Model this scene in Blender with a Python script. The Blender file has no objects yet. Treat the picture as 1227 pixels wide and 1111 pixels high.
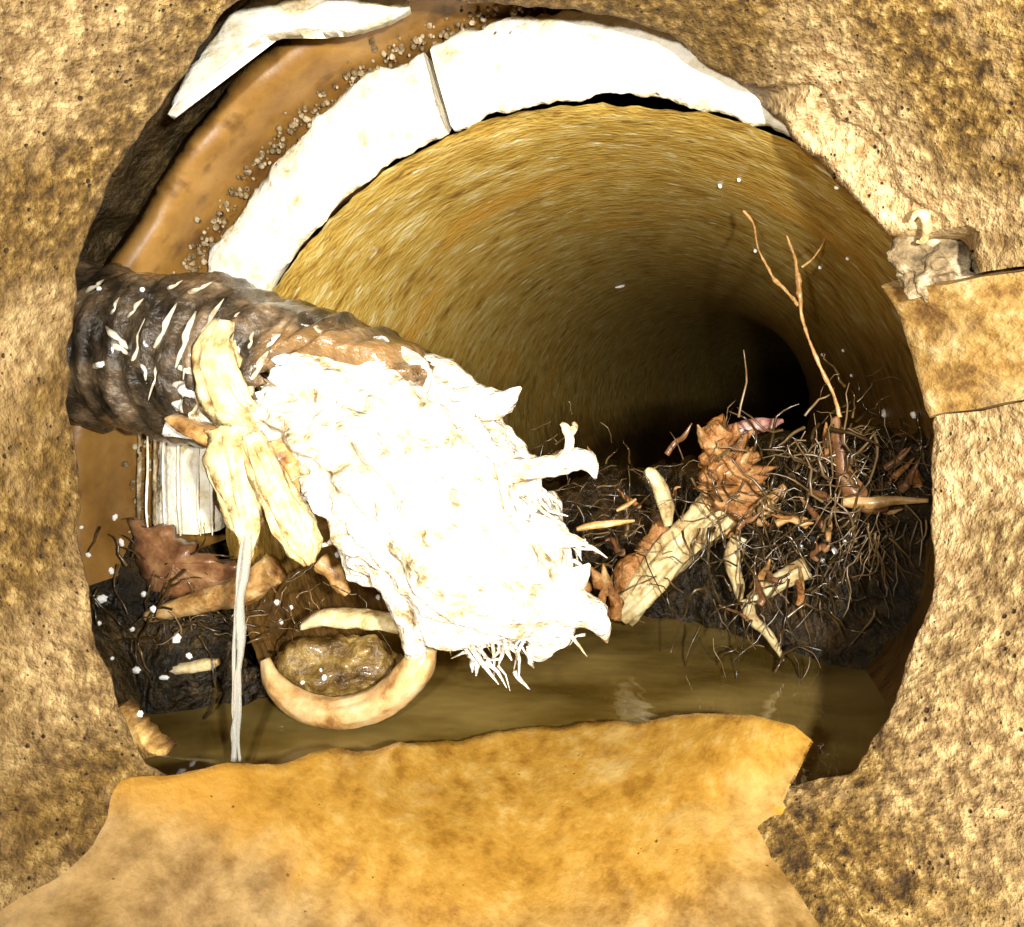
import bpy, math, random
import numpy as np
from mathutils import Vector, noise, Matrix

S = bpy.context.scene
COL = S.collection
RND = random.Random(7)
PI = math.pi

# ------------------------------------------------------------------ camera, world, lamps, exposure
F = 900.0                       # focal length in photo pixels
CU, CV = 613.0, 489.0           # where the optical axis meets the photo
cam = bpy.data.cameras.new('inspection_camera')
cam.sensor_fit = 'HORIZONTAL'
cam.sensor_width = 36.0
cam.lens = 36.0 * F / 1227.0
cam.shift_y = -(555.5 - CV) / 1227.0
cam.clip_start = 0.005
cam.clip_end = 50.0
cam_o = bpy.data.objects.new('inspection_camera', cam)
COL.objects.link(cam_o)
cam_o.rotation_euler = (PI / 2, 0, 0)
S.camera = cam_o

world = bpy.data.worlds.new('World')
S.world = world
world.use_nodes = True
wn = world.node_tree.nodes
wl = world.node_tree.links
bg = wn['Background']
sky = wn.new('ShaderNodeTexSky')
sky.sky_type = 'NISHITA'
sky.sun_disc = False
sky.sun_elevation = math.radians(35)
wl.new(sky.outputs[0], bg.inputs[0])
bg.inputs[1].default_value = 0.05      # daylight never reaches the buried pipe: it is closed all round

# the two lit lamps of the inspection crawler, left and right of its lens
for (x, y, z, p) in ((-0.042, -0.045, 0.014, 7.2), (0.044, -0.045, 0.010, 16.0)):
    L = bpy.data.lights.new('crawler_headlamp', 'SPOT')
    L.energy = p
    L.color = (1.0, 0.955, 0.87)
    L.spot_size = math.radians(98)
    L.spot_blend = 1.0
    L.shadow_soft_size = 0.005
    lo = bpy.data.objects.new('crawler_headlamp', L)
    lo.location = (x, y, z)
    lo.rotation_euler = (PI / 2, 0, 0)
    COL.objects.link(lo)

S.view_settings.view_transform = 'Standard'
S.view_settings.look = 'None'
S.view_settings.gamma = 1.0
S.view_settings.exposure = 0.0
S.view_settings.use_curve_mapping = False
try:
    S.cycles.use_denoising = True
    S.cycles.max_bounces = 8
    S.cycles.sample_clamp_indirect = 4.0
except Exception:
    pass


# ------------------------------------------------------------------ helpers
def P(u, v, y):
    """the point at depth y that a photo pixel shows"""
    return Vector(((u - CU) / F * y, y, (CV - v) / F * y))


def nz(p, s, seed=0.0):
    return noise.noise(Vector((p[0] * s + seed, p[1] * s - seed * 1.7, p[2] * s + seed * 0.3)))


def fbm(p, s, seed=0.0, o=4):
    a, t = 1.0, 0.0
    for i in range(o):
        t += a * nz(p, s * (2.03 ** i), seed + 3.1 * i)
        a *= 0.5
    return t


class MB:
    def __init__(self):
        self.v, self.f = [], []

    def add(self, vs, fs):
        b = len(self.v)
        self.v += [tuple(p) for p in vs]
        self.f += [tuple(b + i for i in q) for q in fs]

    def grid(self, rows, closed=False):
        """rows: list of equal-length lists of points"""
        n = len(rows[0])
        vs = [p for r in rows for p in r]
        fs = []
        for i in range(len(rows) - 1):
            for j in range(n if closed else n - 1):
                k = (j + 1) % n
                fs.append((i * n + j, i * n + k, (i + 1) * n + k, (i + 1) * n + j))
        self.add(vs, fs)

    def tube(self, pts, rad, n=8, rough=0.0, rs=120.0, seed=0.0, flat=1.0, ridge=0.0, cap=True):
        """lofted tube along points, closed at both ends"""
        pts = [Vector(p) for p in pts]
        m = len(pts)
        up = Vector((0.13, -0.31, 0.94)).normalized()
        rows = []
        prev = None
        for i, p in enumerate(pts):
            t = (pts[min(i + 1, m - 1)] - pts[max(i - 1, 0)])
            if t.length < 1e-9:
                t = Vector((0, 0, 1))
            t.normalize()
            if prev is None:
                a = t.cross(up)
                if a.length < 1e-3:
                    a = t.cross(Vector((1, 0, 0)))
            else:
                a = prev - t * prev.dot(t)
            a.normalize()
            prev = a
            b = t.cross(a)
            row = []
            for k in range(n):
                th = 2 * PI * k / n
                d = a * math.cos(th) + b * math.sin(th) * flat
                r = rad[i]
                q = p + d * r
                if rough:
                    r *= 1 + rough * fbm(q, rs, seed, 3)
                if ridge:
                    r *= 1 + ridge * (noise.noise(Vector((math.cos(th) * 3.3 + seed, math.sin(th) * 3.3, i / m * 3.0))) * 0.6 + 0.4 * noise.noise(Vector((math.cos(th) * 8 + seed, math.sin(th) * 8, i / m * 5.0)))) - ridge * 0.25 * max(0.0, noise.noise(Vector((math.cos(th) * 5 + 7 + seed, math.sin(th) * 5, i / m * 1.5))))
                row.append(p + d * r)
            rows.append(row)
        base = len(self.v)
        self.grid(rows, True)
        if cap:
            self.f.append(tuple(base + k for k in reversed(range(n))))
            self.f.append(tuple(base + (m - 1) * n + k for k in range(n)))

    def build(self, name, mat, parent=None, smooth=True):
        me = bpy.data.meshes.new(name)
        me.from_pydata(self.v, [], self.f)
        me.update()
        if smooth:
            me.polygons.foreach_set('use_smooth', [True] * len(me.polygons))
        o = bpy.data.objects.new(name, me)
        if mat:
            me.materials.append(mat)
        COL.objects.link(o)
        o.parent = parent
        return o


def tag(o, label, cat, group=None):
    o['label'] = label
    o['category'] = cat
    if group:
        o['group'] = group
    return o


def empty(name, loc=(0, 0, 0)):
    o = bpy.data.objects.new(name, None)
    o.empty_display_size = 0.02
    o.location = loc
    COL.objects.link(o)
    return o


def smooth_path(pts, n):
    """Catmull-Rom through points (each a tuple of any length)"""
    pts = [np.array(p, float) for p in pts]
    e = [2 * pts[0] - pts[1]] + pts + [2 * pts[-1] - pts[-2]]
    out = []
    m = len(pts) - 1
    for k in range(n + 1):
        s = k / n * m
        i = min(int(s), m - 1)
        t = s - i
        a, b, c, d = e[i], e[i + 1], e[i + 2], e[i + 3]
        out.append(0.5 * (2 * b + (c - a) * t + (2 * a - 5 * b + 4 * c - d) * t * t + (3 * b - a - 3 * c + d) * t ** 3))
    return out


def pix_tube(mb, pts, n=24, seg=8, **kw):
    """pts: (u, v, depth, radius in metres)"""
    q = smooth_path(pts, n)
    mb.tube([P(a[0], a[1], a[2]) for a in q], [max(a[3], 0.0002) for a in q], seg, **kw)


def blob(c, rx, ry, rz, rough=0.25, rs=30.0, seed=0.0, nu=40, nv=24, flatz=None):
    rows = []
    for i in range(nv + 1):
        ph = PI * i / nv
        row = []
        for j in range(nu):
            th = 2 * PI * j / nu
            d = Vector((math.sin(ph) * math.cos(th) * rx, math.sin(ph) * math.sin(th) * ry, math.cos(ph) * rz))
            k = 1 + rough * fbm(Vector(c) + d, rs, seed, 5)
            row.append(Vector(c) + d * k)
        rows.append(row)
    m = MB()
    m.grid(rows, True)
    return m


# ------------------------------------------------------------------ materials
def mat(name, stops, scale=60.0, detail=8.0, rough=0.7, bump=0.3, bscale=None, bdist=0.001, stretch=None,
        pits=None, coat=0.0, spec=0.4, layer=None, distort=0.0, rough2=None, bare=None):
    """stops: list of (position, rgb) for the main noise; pits: (scale, threshold, rgb); layer: (scale, lo, hi, rgb)"""
    m = bpy.data.materials.new(name)
    m.use_nodes = True
    N, K = m.node_tree.nodes, m.node_tree.links
    b = N['Principled BSDF']
    tc = N.new('ShaderNodeTexCoord')
    vec = tc.outputs['Object']
    if stretch:
        mp = N.new('ShaderNodeMapping')
        mp.inputs['Scale'].default_value = stretch
        K.new(vec, mp.inputs['Vector'])
        vec = mp.outputs[0]
    n1 = N.new('ShaderNodeTexNoise')
    n1.inputs['Scale'].default_value = scale
    n1.inputs['Detail'].default_value = detail
    n1.inputs['Roughness'].default_value = 0.65
    n1.inputs['Distortion'].default_value = distort
    K.new(vec, n1.inputs['Vector'])
    r = N.new('ShaderNodeValToRGB')
    el = r.color_ramp.elements
    while len(el) < len(stops):
        el.new(0.5)
    for e, (p, c) in zip(el, stops):
        e.position = p
        e.color = (*c, 1)
    K.new(n1.outputs['Fac'], r.inputs[0])
    col = r.outputs[0]

    def mix(a, fac, rgb):
        x = N.new('ShaderNodeMix')
        x.data_type = 'RGBA'
        K.new(fac, x.inputs[0])
        K.new(a, x.inputs[6])
        x.inputs[7].default_value = (*rgb, 1)
        return x.outputs[2]

    if layer:
        for (ls, lo, hi, rgb) in (layer if isinstance(layer, list) else [layer]):
            n3 = N.new('ShaderNodeTexNoise')
            n3.inputs['Scale'].default_value = ls
            n3.inputs['Detail'].default_value = 6
            K.new(vec, n3.inputs['Vector'])
            mr = N.new('ShaderNodeMapRange')
            mr.inputs[1].default_value = lo
            mr.inputs[2].default_value = hi
            K.new(n3.outputs['Fac'], mr.inputs[0])
            col = mix(col, mr.outputs[0], rgb)
    if bare:
        at = N.new('ShaderNodeAttribute')
        at.attribute_name = 'bare'
        rb_ = N.new('ShaderNodeValToRGB')
        rb_.color_ramp.elements[0].position = 0.36
        rb_.color_ramp.elements[0].color = (*bare[0], 1)
        rb_.color_ramp.elements[1].position = 0.66
        rb_.color_ramp.elements[1].color = (*bare[1], 1)
        K.new(n1.outputs['Fac'], rb_.inputs[0])
        x = N.new('ShaderNodeMix')
        x.data_type = 'RGBA'
        K.new(at.outputs['Fac'], x.inputs[0])
        K.new(col, x.inputs[6])
        K.new(rb_.outputs[0], x.inputs[7])
        col = x.outputs[2]
    height = n1.outputs['Fac']
    if pits:
        ps, pt, rgb = pits
        vo = N.new('ShaderNodeTexVoronoi')
        vo.inputs['Scale'].default_value = ps
        K.new(vec, vo.inputs['Vector'])
        n4 = N.new('ShaderNodeTexNoise')
        n4.inputs['Scale'].default_value = ps * 0.35
        K.new(vec, n4.inputs['Vector'])
        ad = N.new('ShaderNodeMath')
        ad.operation = 'ADD'
        K.new(vo.outputs['Distance'], ad.inputs[0])
        K.new(n4.outputs['Fac'], ad.inputs[1])
        mr = N.new('ShaderNodeMapRange')
        mr.inputs[1].default_value = pt + 0.14
        mr.inputs[2].default_value = pt
        K.new(ad.outputs[0], mr.inputs[0])
        col = mix(col, mr.outputs[0], rgb)
        sb = N.new('ShaderNodeMath')
        sb.operation = 'SUBTRACT'
        K.new(height, sb.inputs[0])
        K.new(mr.outputs[0], sb.inputs[1])
        height = sb.outputs[0]
    K.new(col, b.inputs['Base Color'])
    b.inputs['Roughness'].default_value = rough
    if rough2 is not None:
        mr = N.new('ShaderNodeMapRange')
        mr.inputs[1].default_value = 0.35
        mr.inputs[2].default_value = 0.65
        mr.inputs[3].default_value = rough
        mr.inputs[4].default_value = rough2
        K.new(n1.outputs['Fac'], mr.inputs[0])
        K.new(mr.outputs[0], b.inputs['Roughness'])
    b.inputs['Specular IOR Level'].default_value = spec
    b.inputs['Coat Weight'].default_value = coat
    b.inputs['Coat Roughness'].default_value = 0.12
    bp = N.new('ShaderNodeBump')
    bp.inputs['Strength'].default_value = bump
    bp.inputs['Distance'].default_value = bdist
    if bscale:
        n2 = N.new('ShaderNodeTexNoise')
        n2.inputs['Scale'].default_value = bscale
        n2.inputs['Detail'].default_value = 5
        K.new(vec, n2.inputs['Vector'])
        a2 = N.new('ShaderNodeMath')
        a2.operation = 'ADD'
        K.new(height, a2.inputs[0])
        K.new(n2.outputs['Fac'], a2.inputs[1])
        height = a2.outputs[0]
    K.new(height, bp.inputs['Height'])
    K.new(bp.outputs[0], b.inputs['Normal'])
    return m


M = {}
M['clay'] = mat('speckled_clay', [(0.37, (0.030, 0.014, 0.003)), (0.46, (0.105, 0.056, 0.010)), (0.55, (0.21, 0.125, 0.027)), (0.67, (0.46, 0.32, 0.12))],
                scale=300, detail=5, rough=0.7, bump=1.0, bscale=420, bdist=0.0022, stretch=(1, 0.5, 0.7),
                pits=(520, 0.47, (0.05, 0.022, 0.005)),
                layer=[(7, 0.45, 0.75, (0.13, 0.075, 0.015)), (60, 0.58, 0.72, (0.30, 0.20, 0.08))], bare=((0.30, 0.18, 0.065), (0.70, 0.54, 0.29)))
M['clay_pale'] = mat('bare_pale_clay', [(0.36, (0.16, 0.08, 0.02)), (0.48, (0.36, 0.21, 0.055)), (0.56, (0.46, 0.30, 0.10)), (0.68, (0.64, 0.48, 0.24))],
                     scale=170, detail=8, rough=0.7, bump=1.0, bscale=300, bdist=0.0022, stretch=(1, 0.3, 0.7),
                     pits=(260, 0.42, (0.09, 0.045, 0.012)), layer=[(24, 0.5, 0.66, (0.60, 0.46, 0.24))])
M['collar'] = mat('smooth_glazed_collar', [(0.35, (0.15, 0.070, 0.014)), (0.55, (0.25, 0.13, 0.028)), (0.7, (0.33, 0.18, 0.05))],
                  scale=26, rough=0.45, bump=0.4, bscale=180, bdist=0.0008, layer=[(60, 0.58, 0.7, (0.10, 0.045, 0.01))])
M['far'] = mat('scoured_brown_barrel', [(0.32, (0.24, 0.13, 0.025)), (0.46, (0.52, 0.33, 0.062)), (0.56, (0.61, 0.43, 0.11)), (0.72, (0.80, 0.69, 0.36))],
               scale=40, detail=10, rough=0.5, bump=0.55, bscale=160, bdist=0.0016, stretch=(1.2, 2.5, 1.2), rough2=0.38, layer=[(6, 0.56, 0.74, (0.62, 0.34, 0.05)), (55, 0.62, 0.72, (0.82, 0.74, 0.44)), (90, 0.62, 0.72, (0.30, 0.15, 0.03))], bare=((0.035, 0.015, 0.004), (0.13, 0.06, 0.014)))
M['spigot'] = mat('pale_spigot_clay', [(0.32, (0.30, 0.21, 0.08)), (0.40, (0.60, 0.52, 0.34)), (0.50, (0.74, 0.70, 0.58)), (0.7, (0.80, 0.78, 0.72))],
                  scale=60, rough=0.6, bump=0.7, bscale=260, bdist=0.0018, pits=(120, 0.35, (0.12, 0.07, 0.02)), layer=[(18, 0.64, 0.76, (0.52, 0.40, 0.17))])
M['soil'] = mat('wet_dark_soil', [(0.35, (0.016, 0.010, 0.003)), (0.55, (0.05, 0.031, 0.009)), (0.7, (0.15, 0.095, 0.035))],
                scale=80, rough=0.4, bump=1.0, bscale=150, bdist=0.004, spec=0.3)
M['mud'] = mat('dark_root_mud', [(0.38, (0.006, 0.004, 0.001)), (0.55, (0.020, 0.012, 0.0025)), (0.7, (0.08, 0.045, 0.010))],
               scale=90, rough=0.3, bump=1.0, bscale=200, bdist=0.005, spec=0.45, layer=[(22, 0.55, 0.68, (0.06, 0.03, 0.006))])
M['wetslab'] = mat('wet_orange_clay', [(0.34, (0.24, 0.115, 0.014)), (0.46, (0.36, 0.190, 0.028)), (0.56, (0.41, 0.235, 0.042)), (0.70, (0.50, 0.33, 0.10))],
                   scale=110, detail=6, rough=0.26, bump=0.5, bscale=200, bdist=0.0013, coat=0.35, stretch=(1, 0.6, 1), pits=(300, 0.34, (0.10, 0.045, 0.008)), layer=[(14, 0.48, 0.70, (0.40, 0.21, 0.030)), (34, 0.58, 0.72, (0.48, 0.33, 0.11))], bare=((0.15, 0.085, 0.025), (0.40, 0.27, 0.11)))
M['pale_root'] = mat('peeled_pale_root', [(0.33, (0.16, 0.10, 0.04)), (0.40, (0.42, 0.34, 0.20)), (0.48, (0.60, 0.56, 0.48)), (0.7, (0.68, 0.66, 0.61))],
                     scale=95, stretch=(0.8, 1, 1.1), rough=0.5, bump=1.0, bscale=190, bdist=0.003, pits=(75, 0.33, (0.16, 0.09, 0.03)))
M['bark'] = mat('wet_dark_bark', [(0.36, (0.012, 0.009, 0.006)), (0.5, (0.05, 0.035, 0.02)), (0.62, (0.15, 0.10, 0.055)), (0.74, (0.4, 0.32, 0.2))],
                scale=55, rough=0.22, bump=1.0, bscale=140, bdist=0.003, coat=0.5, layer=[(16, 0.54, 0.66, (0.22, 0.12, 0.04))])
M['straw'] = mat('pale_straw_root', [(0.34, (0.18, 0.10, 0.03)), (0.44, (0.42, 0.30, 0.13)), (0.54, (0.56, 0.45, 0.23)), (0.68, (0.66, 0.58, 0.38))],
                 scale=120, rough=0.45, bump=1.0, bscale=200, bdist=0.001, coat=0.15)
M['wetroot'] = mat('wet_smooth_root', [(0.34, (0.22, 0.10, 0.03)), (0.46, (0.46, 0.28, 0.11)), (0.56, (0.56, 0.39, 0.19)), (0.68, (0.66, 0.52, 0.32))], scale=60, rough=0.22, bump=0.35, bscale=160, bdist=0.001, coat=0.4)
M['darkroot'] = mat('dark_wet_root', [(0.34, (0.012, 0.007, 0.002)), (0.52, (0.045, 0.026, 0.008)), (0.68, (0.16, 0.10, 0.04))], scale=50, rough=0.25, bump=0.0, spec=0.6)
M['glint'] = mat('painted_bark_glint', [(0.34, (0.20, 0.14, 0.08)), (0.5, (0.5, 0.44, 0.32)), (0.68, (0.7, 0.66, 0.55))], scale=150, rough=0.2, bump=0.5, bdist=0.001, coat=0.6)  # whitish colour paints the lamp's glints on wet bark
M['tan'] = mat('tan_root', [(0.34, (0.10, 0.04, 0.012)), (0.46, (0.30, 0.155, 0.045)), (0.56, (0.42, 0.25, 0.09)), (0.68, (0.56, 0.40, 0.20))],
               scale=110, rough=0.42, bump=1.0, bscale=200, bdist=0.001, coat=0.15)
M['rust'] = mat('rusty_rotten_wood', [(0.32, (0.09, 0.03, 0.008)), (0.5, (0.30, 0.125, 0.03)), (0.68, (0.56, 0.33, 0.14))],
                scale=110, rough=0.5, bump=0.9, bscale=220, bdist=0.002)
M['plum'] = mat('reddish_bark', [(0.32, (0.07, 0.025, 0.02)), (0.5, (0.24, 0.10, 0.08)), (0.68, (0.55, 0.36, 0.30))],
                scale=110, rough=0.4, bump=0.6, bdist=0.001)
M['brown'] = mat('wet_brown_wood', [(0.32, (0.06, 0.025, 0.01)), (0.5, (0.17, 0.075, 0.03)), (0.68, (0.32, 0.18, 0.08))],
                 scale=70, rough=0.35, bump=0.6, bscale=150, bdist=0.0015, coat=0.2)
M['stone'] = mat('wet_brown_stone', [(0.34, (0.035, 0.018, 0.004)), (0.5, (0.13, 0.075, 0.018)), (0.66, (0.36, 0.25, 0.08))],
                 scale=60, rough=0.3, bump=0.8, bscale=120, bdist=0.003, coat=0.3)
M['mortar'] = mat('crumbly_mortar', [(0.34, (0.05, 0.033, 0.014)), (0.5, (0.20, 0.14, 0.065)), (0.68, (0.52, 0.44, 0.30))],
                  scale=130, rough=0.7, bump=1.0, bscale=220, bdist=0.003, pits=(170, 0.5, (0.05, 0.03, 0.012)))
M['hair'] = mat('fine_root_fibre', [(0.35, (0.03, 0.016, 0.005)), (0.65, (0.22, 0.14, 0.06))], scale=40, rough=0.35, bump=0.0, spec=0.6)


def simple(name, base, rough, **kw):
    m = bpy.data.materials.new(name)
    m.use_nodes = True
    b = m.node_tree.nodes['Principled BSDF']
    b.inputs['Base Color'].default_value = (*base, 1)
    b.inputs['Roughness'].default_value = rough
    for k, v in kw.items():
        b.inputs[k.replace('_', ' ')].default_value = v
    return m


M['drop'] = simple('water_bead_glint', (0.95, 0.96, 0.94), 0.12, Transmission_Weight=0.1, IOR=1.33, Coat_Weight=1.0)  # nearly opaque white: each drop's lamp glint is put into its colour
M['trickle'] = simple('running_water', (0.95, 0.95, 0.88), 0.06, Transmission_Weight=0.78, IOR=1.33, Coat_Weight=0.8)

# murky water
mw = bpy.data.materials.new('murky_water')
mw.use_nodes = True
N, K = mw.node_tree.nodes, mw.node_tree.links
b = N['Principled BSDF']
tc = N.new('ShaderNodeTexCoord')
mp = N.new('ShaderNodeMapping')
mp.inputs['Scale'].default_value = (13, 20, 1)
mp.inputs['Rotation'].default_value = (0, 0, 0.25)
K.new(tc.outputs['Object'], mp.inputs[0])
n1 = N.new('ShaderNodeTexNoise')
n1.inputs['Scale'].default_value = 1.0
n1.inputs['Detail'].default_value = 4
K.new(mp.outputs[0], n1.inputs['Vector'])
r = N.new('ShaderNodeValToRGB')
r.color_ramp.elements[0].position = 0.35
r.color_ramp.elements[0].color = (0.085, 0.052, 0.008, 1)
r.color_ramp.elements[1].position = 0.7
r.color_ramp.elements[1].color = (0.25, 0.18, 0.055, 1)
K.new(n1.outputs['Fac'], r.inputs[0])
K.new(r.outputs[0], b.inputs['Base Color'])
b.inputs['Roughness'].default_value = 0.035
b.inputs['IOR'].default_value = 1.33
n2 = N.new('ShaderNodeTexNoise')
n2.inputs['Scale'].default_value = 2.0
n2.inputs['Detail'].default_value = 2
K.new(mp.outputs[0], n2.inputs['Vector'])
bp = N.new('ShaderNodeBump')
bp.inputs['Strength'].default_value = 0.12
bp.inputs['Distance'].default_value = 0.01
K.new(n2.outputs['Fac'], bp.inputs['Height'])
K.new(bp.outputs[0], b.inputs['Normal'])
M['water'] = mw

# ------------------------------------------------------------------ near pipe (the camera stands in it)
RN, TH = 0.14, 0.020


def sstep(a, b, x):
    t = min(1, max(0, (x - a) / (b - a)))
    return t * t * (3 - 2 * t)


def edge_table(pts, R):
    t = []
    for (u, v) in pts:
        th = math.atan2(CV - v, u - CU)
        t.append((th, R * F / math.hypot(u - CU, v - CV)))
    t.sort()
    a = np.array([x[0] for x in t])
    y = np.array([x[1] for x in t])
    a = np.concatenate([a - 2 * PI, a, a + 2 * PI])
    y = np.concatenate([y, y, y])
    return lambda th: float(np.interp(th, a, y))


main_edge = edge_table([
    (1113, 550), (1115, 505), (1113, 497),
    (1168, 333), (1154, 305), (1146, 286), (1114, 285), (1085, 294), (1060, 282), (1040, 262), (1010, 228), (985, 198), (960, 178), (940, 152),
    (925, 138), (850, 82), (800, 48), (740, 24), (640, 12), (560, 2), (480, 0), (400, -15), (300, 0), (265, 32), (245, 58),
    (215, 100), (188, 138), (160, 180), (125, 240), (103, 300), (95, 350), (88, 420), (86, 480), (95, 520), (100, 560), (92, 620),
    (97, 660), (105, 720), (115, 760), (130, 810), (150, 850), (176, 905), (300, 965), (450, 1010), (613, 1020), (780, 990),
    (925, 945), (1010, 930), (1040, 890), (1065, 840), (1090, 780), (1105, 730), (1113, 680), (1112, 620)], RN)
shard_edge = edge_table([(1117, 494), (1104, 460), (1090, 430), (1075, 390), (1058, 362), (1064, 344)], RN)


def crack_upper(y):
    return math.radians(16.2 + (y - 0.22) * 40) + 0.016 * nz((y, 0, 0), 40, 2) + 0.006 * nz((y, 0, 0), 190, 5)


def crack_lower(y):
    return math.radians(0.2 - (y - 0.22) * 55) + 0.012 * nz((y, 0, 0), 45, 9) + 0.005 * nz((y, 0, 0), 200, 4)


YB = -0.35
WALL_ROWS = [0.0, 0.004, 0.01, 0.018, 0.03, 0.045, 0.065, 0.09, 0.12, 0.16, 0.22, 0.3, 0.4, 0.5, 0.65, 0.82, 1.0]


def bevel_at(th):
    d = math.degrees(th)
    k = 0.006
    if 122 < d < 148:
        k = 0.002
    return k


def pipe_piece(name, ta, tb, edge, n, R, thick, material, parent, jag=0.004, seed=0, yb=YB):
    """a curved piece of wall between the crack curves ta(y), tb(y): inner face, broken end, outer face, cracked sides"""
    inner = [[] for _ in WALL_ROWS]
    end = []
    outer = [[] for _ in WALL_ROWS]
    for j in range(n + 1):
        s = j / n
        th0 = ta(0.23) * (1 - s) + tb(0.23) * s
        ye = edge(th0) + jag * fbm((math.cos(th0), math.sin(th0), 0), 9, seed, 5) * 0.8
        be = bevel_at(th0)
        dg_ = math.degrees(th0) % 360
        bw = sstep(18, 25, dg_) * sstep(54, 45, dg_) if material is M['clay'] else 0.0
        tk_ = thick * (1 - bw) - 0.0045 * bw
        if bw:
            rp = R * F / ye
            yi = R * F / (rp + 58 * bw * (1 + 0.35 * noise.noise(Vector((th0 * 9, 3, 1)))))
            be = (R + tk_) * F / rp - yi if bw > 0.02 else be
            ye = yi
        for i, w in enumerate(WALL_ROWS):
            y = ye * (1 - w) + yb * w
            th = ta(y) * (1 - s) + tb(y) * s
            c = (math.cos(th), math.sin(th))
            q = (c[0] * R, y, c[1] * R)
            rr = R + 0.0016 * fbm(q, 22, seed, 3) + 0.0006 * nz(q, 110, seed)
            if i == 0:
                rr += 0.0012
            inner[i].append((c[0] * rr, y, c[1] * rr))
            yo = y + be * (1 - w)
            ro = R + (tk_ if i == 0 else thick)
            outer[i].append((c[0] * ro, yo, c[1] * ro))
    m = MB()
    mids = []
    for t in (0.2, 0.4, 0.6, 0.8):
        mid = []
        for a, b2 in zip(inner[0], outer[0]):
            q = [a[k] * (1 - t) + b2[k] * t for k in range(3)]
            d = 0.0016 * fbm(q, 60, seed + 2, 4)
            mid.append((q[0] + d * 0.3, q[1] + d, q[2] + d * 0.3))
        mids.append(mid)
    rows = list(reversed(inner)) + mids + outer
    m.grid(rows)
    # cracked side faces
    for e in (0, -1):
        m.grid([[r2[e] for r2 in inner], [r2[e] for r2 in outer]])
    return m.build(name, material, parent)


near = empty('near_pipe', (0, 0, 0))
tag(near, 'speckled tan clay pipe with broken end surrounding the camera', 'pipe')
g = 0.0045
barrel = pipe_piece('barrel', lambda y: crack_upper(y) + g, lambda y: 2 * PI + crack_lower(y) - g * 0.5, main_edge, 900, RN, TH, M['clay'], near, seed=1)
shard = pipe_piece('pipe_shard', lambda y: crack_lower(y) + g * 0.3, lambda y: crack_upper(y) - g, shard_edge, 90, RN - 0.001, TH, M['clay_pale'], None, seed=5, jag=0.003)
tag(shard, 'pale cracked piece of pipe wall between two cracks at the right', 'pipe fragment')

# bare clay along the broken lip, where the stained skin has come off
me = barrel.data
at = me.attributes.new('bare', 'FLOAT', 'POINT')
vals = []
for vtx in me.vertices:
    x, y, z = vtx.co
    d = math.degrees(math.atan2(z, x))
    dist = main_edge(math.radians(d)) - y
    n_ = fbm((x, y, z), 20, 3, 4)
    w_ = sstep(14, 26, d) * sstep(58, 44, d)
    k = w_ * sstep(0.072, 0.036, dist + 0.02 * n_)
    k = max(k, sstep(-44, -34, d) * sstep(0.5, -2, d) * sstep(0.035, 0.004, dist + 0.02 * n_))
    k = max(k, sstep(-18, -8, d) * sstep(8, -1, d) * (0.75 + 0.5 * n_))
    k = max(k, sstep(0.010, 0.002, abs(dist)) * 0.6 * (0.5 + n_))
    k = max(k, 0.42 * sstep(-62, -45, d) * sstep(-2, -20, d) * sstep(-0.5, 0.3, n_))
    k = max(k, 0.55 * sstep(-0.2, 0.6, n_) * sstep(100, 140, abs(d)))
    vals.append(min(1, max(0, k)))
at.data.foreach_set('value', vals)

# ------------------------------------------------------------------ far pipe, collar
C0 = Vector((0.02378, 0.3132, -0.04489))
YAW, PIT = 0.26231, 0.04434
AX = Vector((math.sin(YAW) * math.cos(PIT), math.cos(YAW) * math.cos(PIT), math.sin(PIT)))
UX = AX.cross(Vector((0, 0, 1))).normalized()
WX = UX.cross(AX)
RF, TF = 0.1686, 0.0405


def FP(s, r, th):
    return C0 + AX * s + (UX * math.cos(th) + WX * math.sin(th)) * r


frame = Matrix((UX.to_4d(), AX.to_4d(), WX.to_4d(), (0, 0, 0, 1))).transposed()
frame = Matrix.Translation(C0) @ Matrix(((UX.x, AX.x, WX.x, 0), (UX.y, AX.y, WX.y, 0), (UX.z, AX.z, WX.z, 0), (0, 0, 0, 1)))
frame_i = frame.inverted()
far = empty('far_pipe')
far.matrix_world = frame
tag(far, 'brown scoured pipe running on into the dark beyond the white rim', 'pipe')


def far_build(mb, name, material, parent=None):
    mb.v = [tuple(frame_i @ Vector(p)) for p in mb.v]
    return mb.build(name, material, parent or far)


srows = [0.0, 0.006, 0.015, 0.03, 0.05, 0.08, 0.12, 0.17, 0.24, 0.33, 0.45, 0.55, 0.65, 0.75, 0.85, 0.95, 1.05, 1.2, 1.4, 1.65, 1.9, 2.5, 3.4, 4.6, 6.0]
m = MB()
rows = []
for i, s in enumerate(srows):
    row = []
    for j in range(360):
        th = 2 * PI * j / 360
        p = FP(s, RF, th)
        r = RF + 0.0022 * fbm(p, 14, 4, 3) + (0.0025 * abs(fbm(p, 60, 8, 3)) if s < 0.01 else 0.0008 * nz(p, 60, 3))
        row.append(FP(s + 0.0025, r, th) + UX * (0.085 * max(0, s - 0.3) ** 2 if s < 3 else 0.61965 + 0.459 * (s - 3)))
    rows.append(row)
m.grid(rows, True)
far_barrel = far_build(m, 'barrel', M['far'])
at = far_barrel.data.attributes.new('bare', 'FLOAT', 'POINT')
vals = []
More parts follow.
